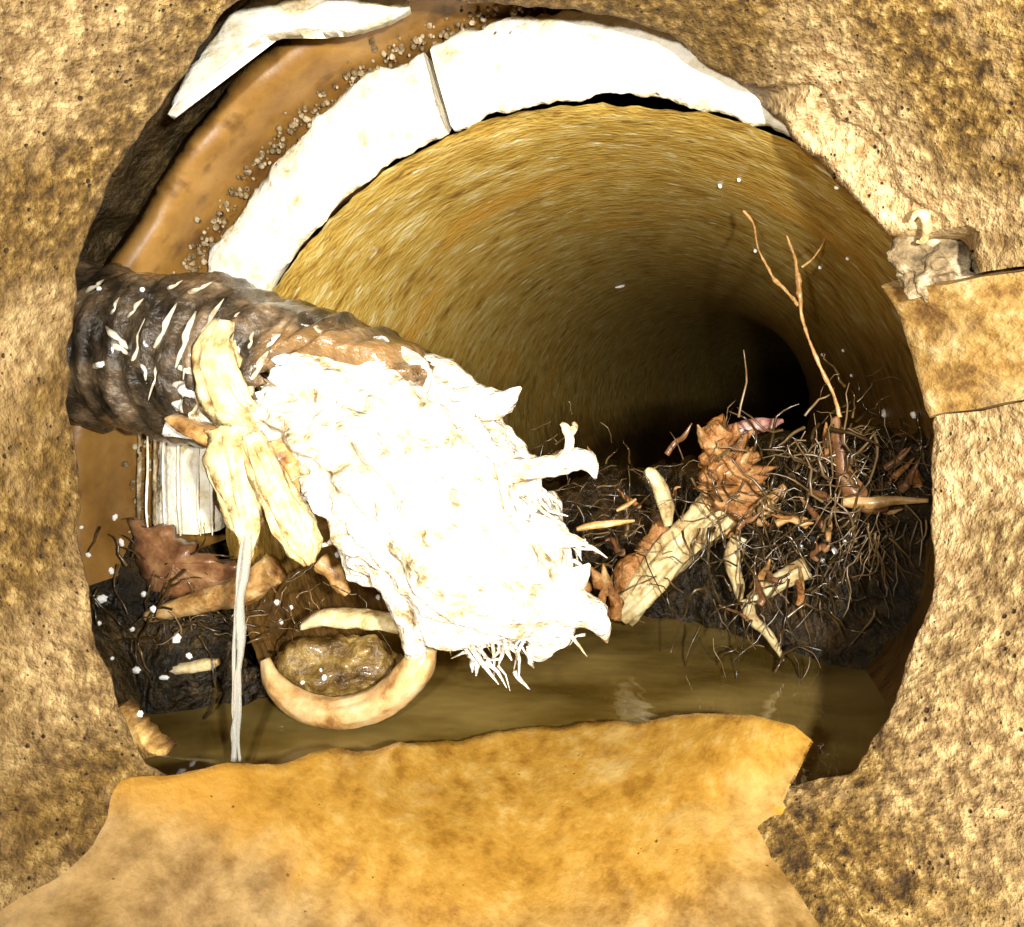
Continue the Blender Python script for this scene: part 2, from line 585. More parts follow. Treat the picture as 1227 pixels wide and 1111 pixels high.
for vtx in far_barrel.data.vertices:
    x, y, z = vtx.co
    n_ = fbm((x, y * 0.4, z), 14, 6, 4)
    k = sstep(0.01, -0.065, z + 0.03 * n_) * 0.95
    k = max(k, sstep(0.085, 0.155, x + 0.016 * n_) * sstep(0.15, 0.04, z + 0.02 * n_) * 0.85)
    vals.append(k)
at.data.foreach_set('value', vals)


def rim_piece(a0, a1, n, seed, tilt=0.0):
    """a length of the thick spigot end, its broken ends included"""
    m = MB()
    prof = [(0.06, TF), (0.004, TF), (0.0, TF - 0.004), (-0.001, TF * 0.66), (-0.0015, TF * 0.33), (0.0, 0.004), (0.004, 0.002), (0.02, 0.012)]
    rows = []
    for k, (s, d) in enumerate(prof):
        row = []
        for j in range(n + 1):
            th = math.radians(a0 + (a1 - a0) * j / n)
            q = FP(s, RF + d, th)
            e = 0.5 if k in (0, 7) else 1.0
            jx = (0.003 * fbm(q, 38, seed, 4) + 0.0012 * fbm(q, 160, seed + 3, 3)) * e
            jr = (0.004 * fbm(q, 40, seed + 7, 5)) if k in (5, 6) else (0.0045 * fbm(q, 60, seed + 9, 5) if k in (1, 2) else 0)
            if k in (5, 6):
                jr = abs(jr)
            wob = 0.0022 * nz((d * 60, seed, 0), 1.0, seed) * (1 if j in (0, n) else 0)
            row.append(FP(s + jx - tilt * j / n, RF + d + jr, th + wob / RF))
        rows.append(row)
    m.grid(rows)
    for e in (0, -1):
        m.add([r2[e] for r2 in rows], [tuple(range(len(rows)))])
    return m


def ang(u, v):
    """angle round the far pipe of the rim point that a photo pixel shows"""
    d = Vector(((u - CU) / F, 1, (CV - v) / F))
    t = C0.dot(AX) / d.dot(AX)
    q = d * t - C0
    return math.degrees(math.atan2(q.dot(WX), q.dot(UX))) % 360


cr = ang(540, 165)
cr2 = ang(330, 335)
cr3 = ang(222, 640)
for k, (a0, a1) in enumerate(((cr3 - 360 + 62, cr - 0.55 - 0), (cr + 0.55, cr3))):
    o = far_build(rim_piece(a0, a1, int(abs(a1 - a0) * 3.5), 11 + 5 * k, 0.0), 'spigot_rim', M['spigot'])
print('angles', cr, cr2, cr3)

for (u, w_) in ((167, 2.2), (176, 1.2), (185, 1.6), (196, 1.0), (214, 1.3), (238, 1.1), (252, 1.4)):
    m = MB()
    pix_tube(m, [(u, 512, 0.3545, w_ * 0.0004), (u + RND.uniform(-1.5, 1.5), 560, 0.3545, w_ * 0.0005), (u + RND.uniform(-1.5, 1.5), 610, 0.3545, w_ * 0.0005), (u + 2, 642, 0.3545, w_ * 0.0003)], 20, 7, rough=0.4, rs=200, seed=u)
    far_build(m, 'rim_rib', M['mortar'] if int(u) % 2 else M['spigot'])

# collar round the joint, broken away at the lower left
col_in, col_th = RF + TF + 0.004, 0.007
m = MB()
rows = []
c0, c1 = cr3 - 360 + 62, cr3 + 4
prof = [(0.09, 0), (0.06, 0), (0.03, 0), (0.0, 0.0), (-0.03, 0), (-0.046, 0.0), (-0.050, 0.003), (-0.052, 0.010), (-0.049, col_th), (0.0895, col_th)]
nn = 420
for k, (s, d) in enumerate(prof):
    row = []
    for j in range(nn + 1):
        th = math.radians(c0 + (c1 - c0) * j / nn)
        q = FP(s, col_in + d, th)
        js = 0.004 * fbm(q, 26, 31, 4) if 5 <= k <= 8 else 0
        if 4 <= k <= 8:
            lo = math.degrees(th)
            js += 0.012 + 0.008 * sstep(100, 120, lo) * sstep(160, 138, lo)
        row.append(FP(s + js, col_in + d + 0.0012 * fbm(q, 20, 6, 3), th))
    rows.append(row)
m.grid(rows)
for e in (0, -1):
    m.add([r2[e] for r2 in rows], [tuple(range(len(rows)))])
mm = m
collar = empty('pipe_collar')
collar.matrix_world = frame
tag(collar, 'smooth brown collar around the white pipe rim, seen at upper left', 'pipe collar')
far_build(mm, 'collar_ring', M['collar'], collar)

# beads of mortar in the joint between collar and rim: one mass
m = MB()
for j in range(620):
    a = math.radians(RND.uniform(ang(180, 600) - 6, 60))
    a = math.radians(RND.uniform(80, ang(180, 600) + 4)) if j % 5 else math.radians(RND.uniform(20, 80))
    s = RND.gauss(-0.001, 0.0045)
    r = col_in - RND.uniform(0.0, 0.004)
    rr = RND.choice((0.0005, 0.0007, 0.0009, 0.0011, 0.0015))
    c = FP(s, r, a)
    bb = blob(c, rr, rr, rr, 0.35, 400, j, 7, 5)
    m.add(bb.v, bb.f)
o = far_build(m, 'mortar_crumbs', M['mortar'], None)
o.parent = collar
o['kind'] = 'stuff'

# ------------------------------------------------------------------ soil round the joint, ground that closes everything
m = MB()
rows = []
for (s, r) in ((0.12, 0.232), (0.06, 0.231), (0.03, 0.230), (0.01, 0.229), (-0.005, 0.2285), (-0.018, 0.228), (-0.03, 0.228), (-0.04, 0.229), (-0.047, 0.234), (-0.052, 0.242), (-0.056, 0.255), (-0.06, 0.28), (-0.06, 0.34), (-0.05, 0.42)):
    row = []
    for j in range(420):
        th = 2 * PI * j / 420
        p = FP(s, r, th)
        k = 0.011 * fbm(p, 34, 17, 5)
        if 0.2 > s > -0.045:
            k = abs(k) * 0.7 + 0.001
        lo = math.degrees(th) % 360
        pull = 0
        if s > -0.05 and cr3 < lo < cr3 + 70:
            pull = 0.02 * math.sin(PI * (lo - cr3) / 70)
        row.append(FP(s + (k if s <= -0.05 else 0), r + k * 0.8 - pull, th))
    rows.append(row)
m.grid(rows, True)
soil = m.build('soil', M['soil'])
soil['kind'] = 'structure'

m = MB()
rows = []
for y in (0.42, 0.3, 0.2, 0.1, 0.0, -0.2, -0.36):
    row = []
    for j in range(200):
        th = 2 * PI * j / 200
        r = (RN + TH + 0.006) if y < 0.17 else RN + TH + 0.25
        p = (math.cos(th) * r, y, math.sin(th) * r)
        k = 0.003 * fbm(p, 30, 21, 4)
        row.append((math.cos(th) * (r + abs(k)), y, math.sin(th) * (r + abs(k))))
    rows.append(row)
rows.append([(0, -0.36, 0)] * 200)
m.grid(rows, True)
# outer ground: a big block that keeps daylight out
def box(mb, x0, x1, y0, y1, z0, z1):
    v = [(x, y, z) for x in (x0, x1) for y in (y0, y1) for z in (z0, z1)]
    mb.add(v, [(0, 1, 3, 2), (4, 6, 7, 5), (0, 4, 5, 1), (2, 3, 7, 6), (0, 2, 6, 4), (1, 5, 7, 3)])
bed = m.build('soil_bedding', M['soil'])
bed['kind'] = 'structure'
m = MB()
box(m, -1.5, 4.5, -1.2, 7.5, -1.2, 1.5)
gr = m.build('ground', M['soil'], smooth=False)
gr['kind'] = 'structure'

# ------------------------------------------------------------------ water
m = MB()
rows = []
for i in range(90):
    y = 0.15 + (i / 89) ** 1.6 * 2.4
    row = []
    s = (y - C0.y) / AX.y
    cx = C0.x + AX.x * s
    for j in range(60):
        x = cx + (-0.21 + 0.42 * j / 59)
        row.append((x, y, -0.1385 + 0.0010 * nz((x, y, 0), 18, 3) + 0.0006 * nz((x, y * 0.4, 0), 60, 8)))
    rows.append(row)
m.grid(rows)
water = m.build('water', M['water'])
water['kind'] = 'structure'

# ------------------------------------------------------------------ orange slab of pipe lying along the bottom
RS = 0.1335
slab_pts = [(-40, 968), (0, 950), (50, 934), (100, 922), (180, 913), (280, 906), (380, 897), (480, 887), (560, 878), (640, 868), (700, 861), (800, 854), (830, 852), (900, 856), (948, 865), (966, 880)]
st = sorted((math.atan2(u - CU, v - CV), RS * F / math.hypot(u - CU, v - CV)) for u, v in slab_pts)
sa, sy = [a for a, _ in st], [y for _, y in st]
rb = sorted((math.atan2(u - CU, v - CV), RS * F / math.hypot(u - CU, v - CV)) for u, v in ((966, 880), (948, 905), (932, 925), (922, 942)))
ra, ry = [a for a, _ in rb], [y for _, y in rb]
m = MB()
BARE = []
ws = [0, 0.006, 0.014, 0.025, 0.038, 0.052, 0.07, 0.09, 0.115, 0.14, 0.17, 0.2, 0.235, 0.28, 0.38, 0.5, 0.65, 0.8, 1.0]
T_ = [[] for _ in ws]
B_ = [[] for _ in ws]
nn = 420
for j in range(nn + 1):
    a = sa[0] + (sa[-1] - sa[0]) * j / nn
    if abs(a - ra[0]) < (sa[-1] - sa[0]) / nn * 0.5:
        a = ra[0] - 1e-6
    ye = float(np.interp(a, sa, sy)) + 0.0035 * fbm((a, 0, 0), 9, 3, 5)
    yb = -0.3 if a < ra[0] else float(np.interp(a, ra, ry)) - 0.002
    for i, w in enumerate(ws):
        y = max(ye - w * 0.64, yb) if i < len(ws) - 1 else yb
        sj = min(1.0, (a - sa[0]) / (ra[0] - sa[0]))
        aa = a
        if y < 0.23 and a < ra[0]:
            aa = a + sj ** 6 * (1 - sstep(0.95, 1.0, sj)) * (0.07 * fbm((y, 0, 0), 14, 5, 5) + 0.05) + (1 - sj) ** 8 * 0.06 * fbm((y, 2, 0), 16, 5, 5)
        q = (math.sin(aa) * RS, y, -math.cos(aa) * RS)
        r = RS + 0.0022 * fbm(q, 16, 12, 3) + (0.0025 if i == 0 else 0) + 0.0015 * nz((a * 5, y * 4, 0), 2.0, 6)
        if a < -0.6:
            r += 0.0075 * min(1, (-a - 0.6) / 0.3) * sstep(0.27, 0.22, y)
        mg = max(sstep(0.86, 0.99, sj), sstep(0.10, 0.0, sj)) * sstep(0.235, 0.20, y)
        r += 0.0085 * mg
        BARE.append((i, j, min(1, max(mg * 1.2, sstep(0.205, 0.175, y + 0.03 * fbm(q, 22, 3, 4)) * 0.85))))
        tk = 0.0075 - 0.0050 * sstep(0.85, 1.0, sj) * sstep(0.19, 0.235, y)
        r = min(r, RS + tk - 0.0003) if mg == 0 else r
        tk = max(tk, r - RS + 0.0004)
        if a > ra[0]:
            tk = max(0.0010, r - RS + 0.0005)
        T_[i].append((math.sin(aa) * r, y, -math.cos(aa) * r))
        B_[i].append((math.sin(aa) * (RS + tk), y - (0.003 * (1 - w) if a <= ra[0] else 0.0004), -math.cos(aa) * (RS + tk)))
m.grid(list(reversed(T_)) + B_)
for e in (0, -1):
    m.grid([[r2[e] for r2 in T_], [r2[e] for r2 in B_]])
slab = m.build('pipe_slab', M['wetslab'])
at = slab.data.attributes.new('bare', 'FLOAT', 'POINT')
vals = [0.0] * len(slab.data.vertices)
for (i, j, k) in BARE:
    vals[(len(ws) - 1 - i) * (nn + 1) + j] = k
at.data.foreach_set('value', vals)
tag(slab, 'smooth wet orange slab of broken pipe lying along the bottom', 'pipe fragment')

# ------------------------------------------------------------------ shards, mortar and stones at the broken edges
def plate(name, poly, y0, y1, thick, material, seed=0, rough=0.0015):
    """a broken flat piece: outline in the photo, own depth and thickness. y0/y1: depth at its left and right end"""
    us = [p[0] for p in poly]
    u0, u1 = min(us), max(us)
    dens = []
    for k in range(len(poly)):
        a, b2 = poly[k], poly[(k + 1) % len(poly)]
        n = max(1, int(math.hypot(b2[0] - a[0], b2[1] - a[1]) / 5))
        for i in range(n):
            dens.append((a[0] + (b2[0] - a[0]) * i / n, a[1] + (b2[1] - a[1]) * i / n))
    cu = sum(p[0] for p in dens) / len(dens)
    cv = sum(p[1] for p in dens) / len(dens)
    front = []
    rings = []
    for (sc, push) in ((0.0, -0.002), (0.5, -0.0015), (0.88, -0.0006), (1.0, 0.001), (1.0, thick), (0.6, thick), (0.0, thick)):
        row = []
        for (u, v) in dens:
            uu, vv = cu + (u - cu) * sc, cv + (v - cv) * sc
            y = y0 + (y1 - y0) * (uu - u0) / max(1, u1 - u0)
            p = P(uu, vv, y)
            d = rough * fbm(p, 90, seed, 4)
            ed = rough * 1.2 * fbm(p, 160, seed + 4, 3) if sc == 1.0 else 0
            row.append(p + Vector((ed, push + d, ed)))
        rings.append(row)
    m = MB()
    m.grid(rings, True)
    return m.build(name, material)


o = plate('pipe_shard', [(310, -12), (292, 4), (270, 22), (247, 50), (224, 83), (203, 118), (196, 136), (205, 126), (230, 90), (256, 58), (274, 38), (290, 48), (318, 41), (352, 34), (398, 36), (438, 29), (470, 17), (490, 6), (486, -12), (380, -22)], 0.256, 0.274, 0.006, M['spigot'], 3, 0.0012)
tag(o, 'long bright pale shard of pipe wedged in the gap at the top', 'pipe fragment')
# mortar lump in the chip at the right
mor = blob(P(1124, 318, 0.247), 0.0125, 0.010, 0.0135, 0.42, 120, 5, 110, 70).build('mortar_lump', M['mortar'])
tag(mor, 'crumbly grey mortar lump in the notch above the right hand crack', 'mortar')
m = MB()
pix_tube(m, [(1092, 264, 0.229, 0.0007), (1098, 256, 0.228, 0.0013), (1107, 259, 0.227, 0.0015), (1111, 274, 0.230, 0.0014), (1106, 288, 0.234, 0.0011), (1098, 290, 0.236, 0.0005)], 30, 10, rough=0.35, rs=300)
o = m.build('root_curl', M['straw'])
tag(o, 'small curled pale root on the broken lip above the notch', 'root')
# chip on the lower left lip
o = plate('pipe_chip', [(120, 858), (140, 850), (156, 872), (178, 893), (196, 908), (168, 912), (146, 905), (130, 884)], 0.222, 0.215, 0.008, M['clay_pale'], 7)
tag(o, 'pale chip of clay on the lower left broken lip by the slab', 'pipe fragment')

# ------------------------------------------------------------------ the big root that blocks the pipe
root = empty('tree_root', P(350, 480, 0.31))


def rel(mb, name, material, parent):
    l = parent.location
    mb.v = [(p[0] - l.x, p[1] - l.y, p[2] - l.z) for p in mb.v]
    return mb.build(name, material, parent)


tag(root, 'thick pale tree root with dark ribbed bark growing in from the left', 'tree root')
core = [(70, 412, 0.330, 0.028), (160, 428, 0.325, 0.030), (260, 440, 0.316, 0.030), (350, 470, 0.306, 0.0295), (432, 510, 0.296, 0.031), (498, 580, 0.286, 0.0345),
        (566, 655, 0.277, 0.0335), (625, 705, 0.270, 0.026), (665, 738, 0.268, 0.010)]
q = smooth_path(core[2:], 170)
m = MB()
m.tube([P(a[0], a[1], a[2]) for a in q], [a[3] for a in q], 150, rough=0.17, rs=60, seed=2.0, ridge=0.36)
rel(m, 'pale_wood', M['pale_root'], root)

# bark sleeve: ribbed across, its end torn further along on the top side
q = smooth_path(core[:6], 170)
m = MB()
rows = []
n = 80
pts = [P(a[0], a[1], a[2]) for a in q]
for i in range(len(q)):
    t = (pts[min(i + 1, len(q) - 1)] - pts[max(i - 1, 0)]).normalized()
    a = t.cross(Vector((0, -1, 0))).normalized()        # roughly up in the picture
    if a.z < 0:
        a = -a
    b2 = t.cross(a)
    if b2.y > 0:
        b2 = -b2
    row = []
    for k in range(n):
        th = 2 * PI * k / n                             # 0 = up, 90 deg = towards the camera
        d = a * math.cos(th) + b2 * math.sin(th)
        w = i / (len(q) - 1)
        end = 0.60 + 0.30 * max(0, math.cos(th - 0.1)) ** 2.2 + 0.10 * noise.noise(Vector((th * 2.3, 4, 1))) + 0.05 * noise.noise(Vector((th * 9, 2, 1)))
        ww = min(w, end)
        f = ww * (len(q) - 1)
        i0 = min(int(f), len(q) - 2)
        pc = pts[i0].lerp(pts[i0 + 1], f - i0)
        r = np.interp(ww * 5, range(6), [c[3] for c in core[:6]])
        rib = 0.0011 * math.sin(ww * 95 + 1.2 * math.sin(th) + 3 * noise.noise(Vector((th * 1.2, ww * 6, 3)))) + 0.0020 * (noise.noise(Vector((ww * 34 + 0.7 * math.sin(th), math.cos(th) * 0.9, math.sin(th) * 0.9))) + 0.5 * noise.noise(Vector((ww * 80, math.cos(th) * 2, math.sin(th) * 2))))
        rr = r * (1.05 + 0.13 * max(0.0, math.cos(th))) + 0.0012 + rib * (1 if w < end else 0) + 0.003 * fbm(pc + d * r, 45, 6, 4)
        if w >= end:
            rr -= 0.006 * min(1, (w - end) * 30)
        row.append(pc + d * rr)
    rows.append(row)
m.grid(rows, True)
rel(m, 'bark', M['bark'], root)


def rootlet(pts, name='rootlet', material='pale_root', n=22, seg=10, rough=0.25):
    m = MB()
    pix_tube(m, pts, n, seg, rough=rough, rs=200, seed=RND.random() * 9)
    return rel(m, name, M[material], root)


rootlet([(540, 500, 0.285, 0.012), (572, 486, 0.282, 0.008), (600, 482, 0.276, 0.0055), (624, 464, 0.274, 0.0005)])
rootlet([(478, 455, 0.296, 0.010), (505, 446, 0.293, 0.007), (535, 455, 0.291, 0.008), (560, 462, 0.289, 0.004), (578, 468, 0.288, 0.001)])
rootlet([(585, 575, 0.272, 0.009), (630, 563, 0.266, 0.0048), (668, 556, 0.262, 0.004), (694, 550, 0.260, 0.0042), (708, 560, 0.259, 0.0028), (713, 574, 0.259, 0.0006)])
rootlet([(678, 552, 0.261, 0.002), (682, 530, 0.262, 0.0016), (678, 514, 0.262, 0.0018), (672, 507, 0.262, 0.0008)])
rootlet([(680, 522, 0.262, 0.0014), (688, 512, 0.262, 0.0012), (686, 506, 0.262, 0.0006)])
rootlet([(430, 590, 0.283, 0.014), (445, 640, 0.276, 0.009), (468, 690, 0.270, 0.0062), (488, 735, 0.267, 0.0052), (498, 786, 0.266, 0.0040)], n=30, seg=12)
rootlet([(440, 625, 0.276, 0.006), (416, 632, 0.276, 0.0045), (400, 647, 0.278, 0.0015), (380, 656, 0.279, 0.0006)])
rootlet([(640, 715, 0.262, 0.014), (672, 722, 0.258, 0.009), (702, 732, 0.255, 0.006), (720, 750, 0.254, 0.0038), (727, 770, 0.255, 0.0005)])
rootlet([(660, 735, 0.262, 0.009), (652, 760, 0.262, 0.007), (642, 782, 0.262, 0.004), (634, 783, 0.262, 0.001)])
rootlet([(668, 740, 0.260, 0.008), (672, 762, 0.259, 0.004), (662, 776, 0.259, 0.002)])
rootlet([(640, 640, 0.262, 0.008), (676, 646, 0.258, 0.0035), (704, 652, 0.256, 0.0005)])
rootlet([(655, 700, 0.262, 0.007), (690, 692, 0.258, 0.004), (706, 676, 0.256, 0.0006)])
rootlet([(560, 730, 0.264, 0.012), (545, 752, 0.262, 0.005), (530, 768, 0.262, 0.0012)])
rootlet([(520, 720, 0.266, 0.012), (512, 750, 0.264, 0.006), (505, 775, 0.264, 0.001)])
rootlet([(600, 725, 0.262, 0.010), (600, 750, 0.26, 0.004), (590, 764, 0.26, 0.001)])
for (u0, v0, u1, v1, w_) in ((174, 385, 157, 438, 4), (207, 373, 186, 414, 5), (230, 385, 213, 432, 6), (262, 367, 239, 403, 4), (289, 376, 277, 388, 5), (333, 403, 321, 414, 5), (318, 426, 301, 455, 6),
                             (303, 400, 298, 416, 4), (142, 359, 133, 376, 3), (168, 362, 154, 379, 4), (201, 347, 215, 338, 3), (224, 353, 248, 341, 4), (171, 432, 174, 454, 4), (224, 423, 220, 450, 4), (286, 420, 280, 447, 4),
                             (130, 395, 150, 415, 6), (135, 412, 152, 424, 5), (113, 440, 124, 434, 5), (104, 350, 120, 338, 4), (192, 430, 180, 470, 3)):  # pale slivers laid on the bark as painted highlights of its wet ridges
    uc, vc = (u0 + u1) / 2, (v0 + v1) / 2
    cc = min((c for c in smooth_path(core, 120)), key=lambda c: (c[0] - uc) ** 2 + (c[1] - vc) ** 2)
    dp = math.hypot(cc[0] - uc, cc[1] - vc) * cc[2] / F
    yy = cc[2] - math.sqrt(max(4e-5, (cc[3] * (1.05 + 0.13 * max(0.0, min(1.0, dp / cc[3])) * (1 if vc < cc[1] else 0)) + 0.0050) ** 2 - dp * dp)) - 0.001
    du_, dv_ = (u1 - u0) * 0.25, (v1 - v0) * 0.25
    w_ *= 0.62 * yy / F
    rootlet([(u0 - du_, v0 - dv_, yy + 0.003, w_ * .3), (u0 * .7 + u1 * .3 - 1.5, v0 * .7 + v1 * .3, yy - 0.0005, w_ * 1.2), (u0 * .4 + u1 * .6 + 1, v0 * .4 + v1 * .6, yy - 0.001, w_ * 0.7), (u0 * .15 + u1 * .85, v0 * .15 + v1 * .85, yy - 0.001, w_ * 0.9), (u1 + du_, v1 + dv_, yy + 0.002, w_ * .2)], 'bark_glint', 'glint', 14, 8, 0.4)
# torn fibres over the pale wood and along its lower fringe
m = MB()
for k in range(70):
    w = RND.uniform(0.45, 0.86)
    cc = smooth_path(core, 60)[int(w * 60)]
    base = P(cc[0], cc[1], cc[2])
    th = RND.choice((RND.uniform(0, 2 * PI), RND.uniform(-1.9, -0.4)))
    off = Vector((math.cos(th), -0.7 * abs(math.sin(th * 1.3)), math.sin(th))).normalized()
    for q_ in range(RND.randint(2, 6)):
        p0 = base + off * cc[3] * RND.uniform(0.85, 1.0) + Vector((RND.gauss(0, .003), RND.gauss(0, .003), RND.gauss(0, .003)))
        along = (P(640, 703, 0.27) - P(350, 482, 0.306)).normalized() * RND.uniform(-0.2, 1.1) + off * RND.uniform(0.0, 0.35) + Vector((RND.gauss(0, .5), RND.gauss(0, .5), RND.gauss(0, .5)))
        L_ = RND.uniform(0.003, 0.0085)
        p1 = p0 + along * L_ * 0.5 + Vector((RND.gauss(0, .001), RND.gauss(0, .001), RND.gauss(0, .001)))
        p2 = p0 + along * L_ + Vector((0, 0, -RND.uniform(0, 0.003)))
        r0 = RND.uniform(0.0004, 0.0016)
        m.tube([p0, p1, p2], [r0, r0 * 0.8, r0 * 0.2], 5, flat=0.6)
o = rel(m, 'torn_fibres', M['pale_root'], root)
o['kind'] = 'stuff'


# ------------------------------------------------------------------ roots and sticks
def stick(name, label, pts, material, n=24, seg=12, cat='root', group=None, rough=0.13, **kw):
    m = MB()
    kw.setdefault('ridge', 0.4)
    pix_tube(m, pts, int(n * 1.8), seg + 8, rough=rough, rs=190, seed=RND.random() * 9, **kw)
    c = P(*pts[0][:3])
    e = m
    e.v = [(p[0] - c.x, p[1] - c.y, p[2] - c.z) for p in e.v]
    o = e.build(name, M[material])
    o.location = c
    tag(o, label, cat, group)
    return o


stick('root_strip', 'flat yellowish root strip wrapped over the dark ribbed bark',
      [(268, 385, 0.279, 0.005), (258, 420, 0.276, 0.0075), (262, 455, 0.274, 0.0075), (275, 485, 0.275, 0.008), (292, 505, 0.278, 0.0075), (305, 520, 0.282, 0.003)], 'straw', 40, 30, flat=0.4, ridge=0.9, rough=0.07)
stick('root_strip', 'pale torn flap of root under the bark beside the yellowish strip',
      [(205, 500, 0.285, 0.003), (230, 513, 0.281, 0.005), (252, 522, 0.279, 0.006), (270, 528, 0.279, 0.004)], 'tan', 24, 12, flat=0.5)
stick('hanging_root', 'tan flattened root hanging straight down with water running off it',
      [(280, 515, 0.276, 0.0080), (282, 548, 0.272, 0.0085), (288, 590, 0.270, 0.0075), (295, 625, 0.270, 0.0055), (297, 650, 0.270, 0.003), (295, 676, 0.270, 0.0010)], 'straw', 50, 34, flat=0.5, ridge=0.95, rough=0.06)
stick('hanging_root', 'pale slanting root hanging beside the straight tan one',
      [(300, 525, 0.272, 0.0045), (318, 562, 0.268, 0.0050), (340, 610, 0.266, 0.0058), (360, 650, 0.266, 0.0055), (370, 676, 0.267, 0.002)], 'straw', 50, 34, ridge=0.95, rough=0.06)
stick('hanging_root', 'pinkish short root tucked behind the slanting pale root',
      [(325, 535, 0.280, 0.006), (345, 565, 0.278, 0.0065), (358, 600, 0.278, 0.003)], 'tan', 24, 24, ridge=0.8)
stick('curved_root', 'smooth pale root bent into a U over the water',
      [(317, 790, 0.330, 0.0022), (328, 818, 0.328, 0.0045), (360, 845, 0.325, 0.0060), (400, 855, 0.322, 0.0066), (440, 848, 0.320, 0.0070), (475, 828, 0.318, 0.0072), (500, 798, 0.316, 0.0070), (513, 774, 0.316, 0.004)], 'wetroot', 60, 18, rough=0.05, ridge=0.25)
stick('stick', 'flat pale stick lying level behind the U shaped root',
      [(362, 750, 0.338, 0.003), (388, 740, 0.336, 0.0055), (430, 741, 0.334, 0.0056), (470, 746, 0.331, 0.0058), (498, 750, 0.329, 0.0056)], 'straw', 24, 8, flat=0.6)
stick('stick', 'pale root lying low at the left, brown at one end',
      [(176, 738, 0.350, 0.003), (215, 728, 0.345, 0.0045), (255, 718, 0.341, 0.006), (290, 706, 0.338, 0.007), (330, 680, 0.336, 0.0075)], 'tan', 30, 12)
stick('stick', 'short thin stick on the dark mud at the lower left',
      [(184, 806, 0.345, 0.0018), (215, 802, 0.343, 0.0024), (245, 797, 0.341, 0.0028), (262, 793, 0.340, 0.0016)], 'straw', 16, 8)
stick('stick', 'bent stick beneath the torn root beside the dark hollow',
      [(384, 672, 0.335, 0.0045), (398, 684, 0.334, 0.0042), (408, 700, 0.334, 0.0035), (416, 712, 0.334, 0.0018)], 'tan', 16, 10)
o = plate('bark_plate', [(150, 622), (180, 630), (232, 660), (285, 680), (282, 702), (250, 710), (200, 714), (172, 712), (160, 680)], 0.352, 0.338, 0.006, M['brown'], 9, 0.003)
tag(o, 'wet reddish brown flake of bark lying at the left below the white rim', 'bark')
o = blob(P(410, 800, 0.348), 0.027, 0.015, 0.0145, 0.42, 60, 13, 80, 50).build('stone', M['stone'])
tag(o, 'wet brown lump sitting in water inside the U shaped root', 'stone')
o = blob(P(388, 604, 0.315), 0.014, 0.012, 0.011, 0.25, 60, 14, 40, 26).build('stone', M['stone'])
tag(o, 'small brown stone tucked under the thick pale root', 'stone')

# right hand side: rotten log and twigs
log = empty('rotten_log', P(740, 732, 0.43))
tag(log, 'rotten log slanting up to the right with a frayed rusty top', 'log')
m = MB()
pix_tube(m, [(742, 736, 0.430, 0.008), (775, 700, 0.426, 0.0095), (815, 655, 0.422, 0.0105), (850, 622, 0.420, 0.0125), (885, 590, 0.420, 0.0130), (905, 574, 0.420, 0.009)], 90, 40, rough=0.15, rs=90, ridge=0.55, seed=3)
rel(m, 'wood', M['straw'], log)
m = MB()
pix_tube(m, [(850, 628, 0.420, 0.008), (872, 598, 0.416, 0.0135), (872, 570, 0.416, 0.0135), (864, 540, 0.416, 0.0105), (860, 515, 0.416, 0.007), (866, 496, 0.416, 0.001)], 70, 40, rough=0.85, rs=95, ridge=0.3, seed=6)
rel(m, 'frayed_top', M['rust'], log)
m = MB()
pix_tube(m, [(736, 742, 0.430, 0.004), (745, 705, 0.432, 0.0070), (765, 672, 0.433, 0.0075), (800, 632, 0.433, 0.0055)], 30, 16, rough=0.6, rs=90, seed=9)
rel(m, 'torn_bark', M['rust'], log)
for k in range(44):
    if k < 9 or k > 35:
        a = (RND.uniform(845, 885), RND.uniform(520, 575))
        d = (RND.uniform(-22, 28), RND.uniform(-34, -8))
    elif k < 18:
        a = (RND.uniform(690, 745), RND.uniform(700, 738))
        d = (RND.uniform(-14, 10), RND.uniform(-36, -12))
    else:
        a = (RND.uniform(860, 905), RND.uniform(560, 620))
        d = (RND.uniform(8, 38), RND.uniform(-26, 26))
    m = MB()
    yy = 0.408 if k < 9 or k > 17 else 0.40
    pix_tube(m, [(a[0], a[1], yy, RND.uniform(0.0022, 0.005)), (a[0] + d[0] * .5, a[1] + d[1] * .5, yy - .003, 0.0025), (a[0] + d[0], a[1] + d[1], yy - .004, 0.0004)], 8, 7, rough=0.3, rs=200)
    rel(m, 'splinter', M['rust' if k % 3 else 'tan'], log)

stick('twig', 'reddish twig sticking out right from the frayed log top',
      [(872, 520, 0.415, 0.0042), (895, 513, 0.412, 0.0046), (915, 509, 0.410, 0.0038), (938, 504, 0.408, 0.0012)], 'plum', 16, 9, cat='twig')
stick('twig', 'small pale stem with a hooked head standing in the dark hollow',
      [(800, 630, 0.400, 0.0022), (797, 605, 0.400, 0.0042), (790, 585, 0.400, 0.0042), (780, 570, 0.400, 0.0040), (772, 568, 0.399, 0.002)], 'straw', 20, 9, cat='twig')
stick('twig', 'short pale twig with a white cut end at the lower right',
      [(898, 720, 0.395, 0.003), (920, 705, 0.393, 0.0042), (945, 690, 0.391, 0.0048), (966, 680, 0.390, 0.0048)], 'straw', 16, 10, cat='twig')
stick('twig', 'bent white twig poking out under the log',
      [(885, 645, 0.405, 0.004), (880, 660, 0.403, 0.0048), (878, 680, 0.402, 0.004), (884, 700, 0.402, 0.003), (886, 718, 0.403, 0.0015)], 'straw', 18, 9, cat='twig')
stick('twig', 'thin twig pointing up to the right from the middle of the log',
      [(905, 615, 0.408, 0.004), (922, 600, 0.405, 0.0034), (942, 584, 0.402, 0.0026)], 'tan', 12, 8, cat='twig')
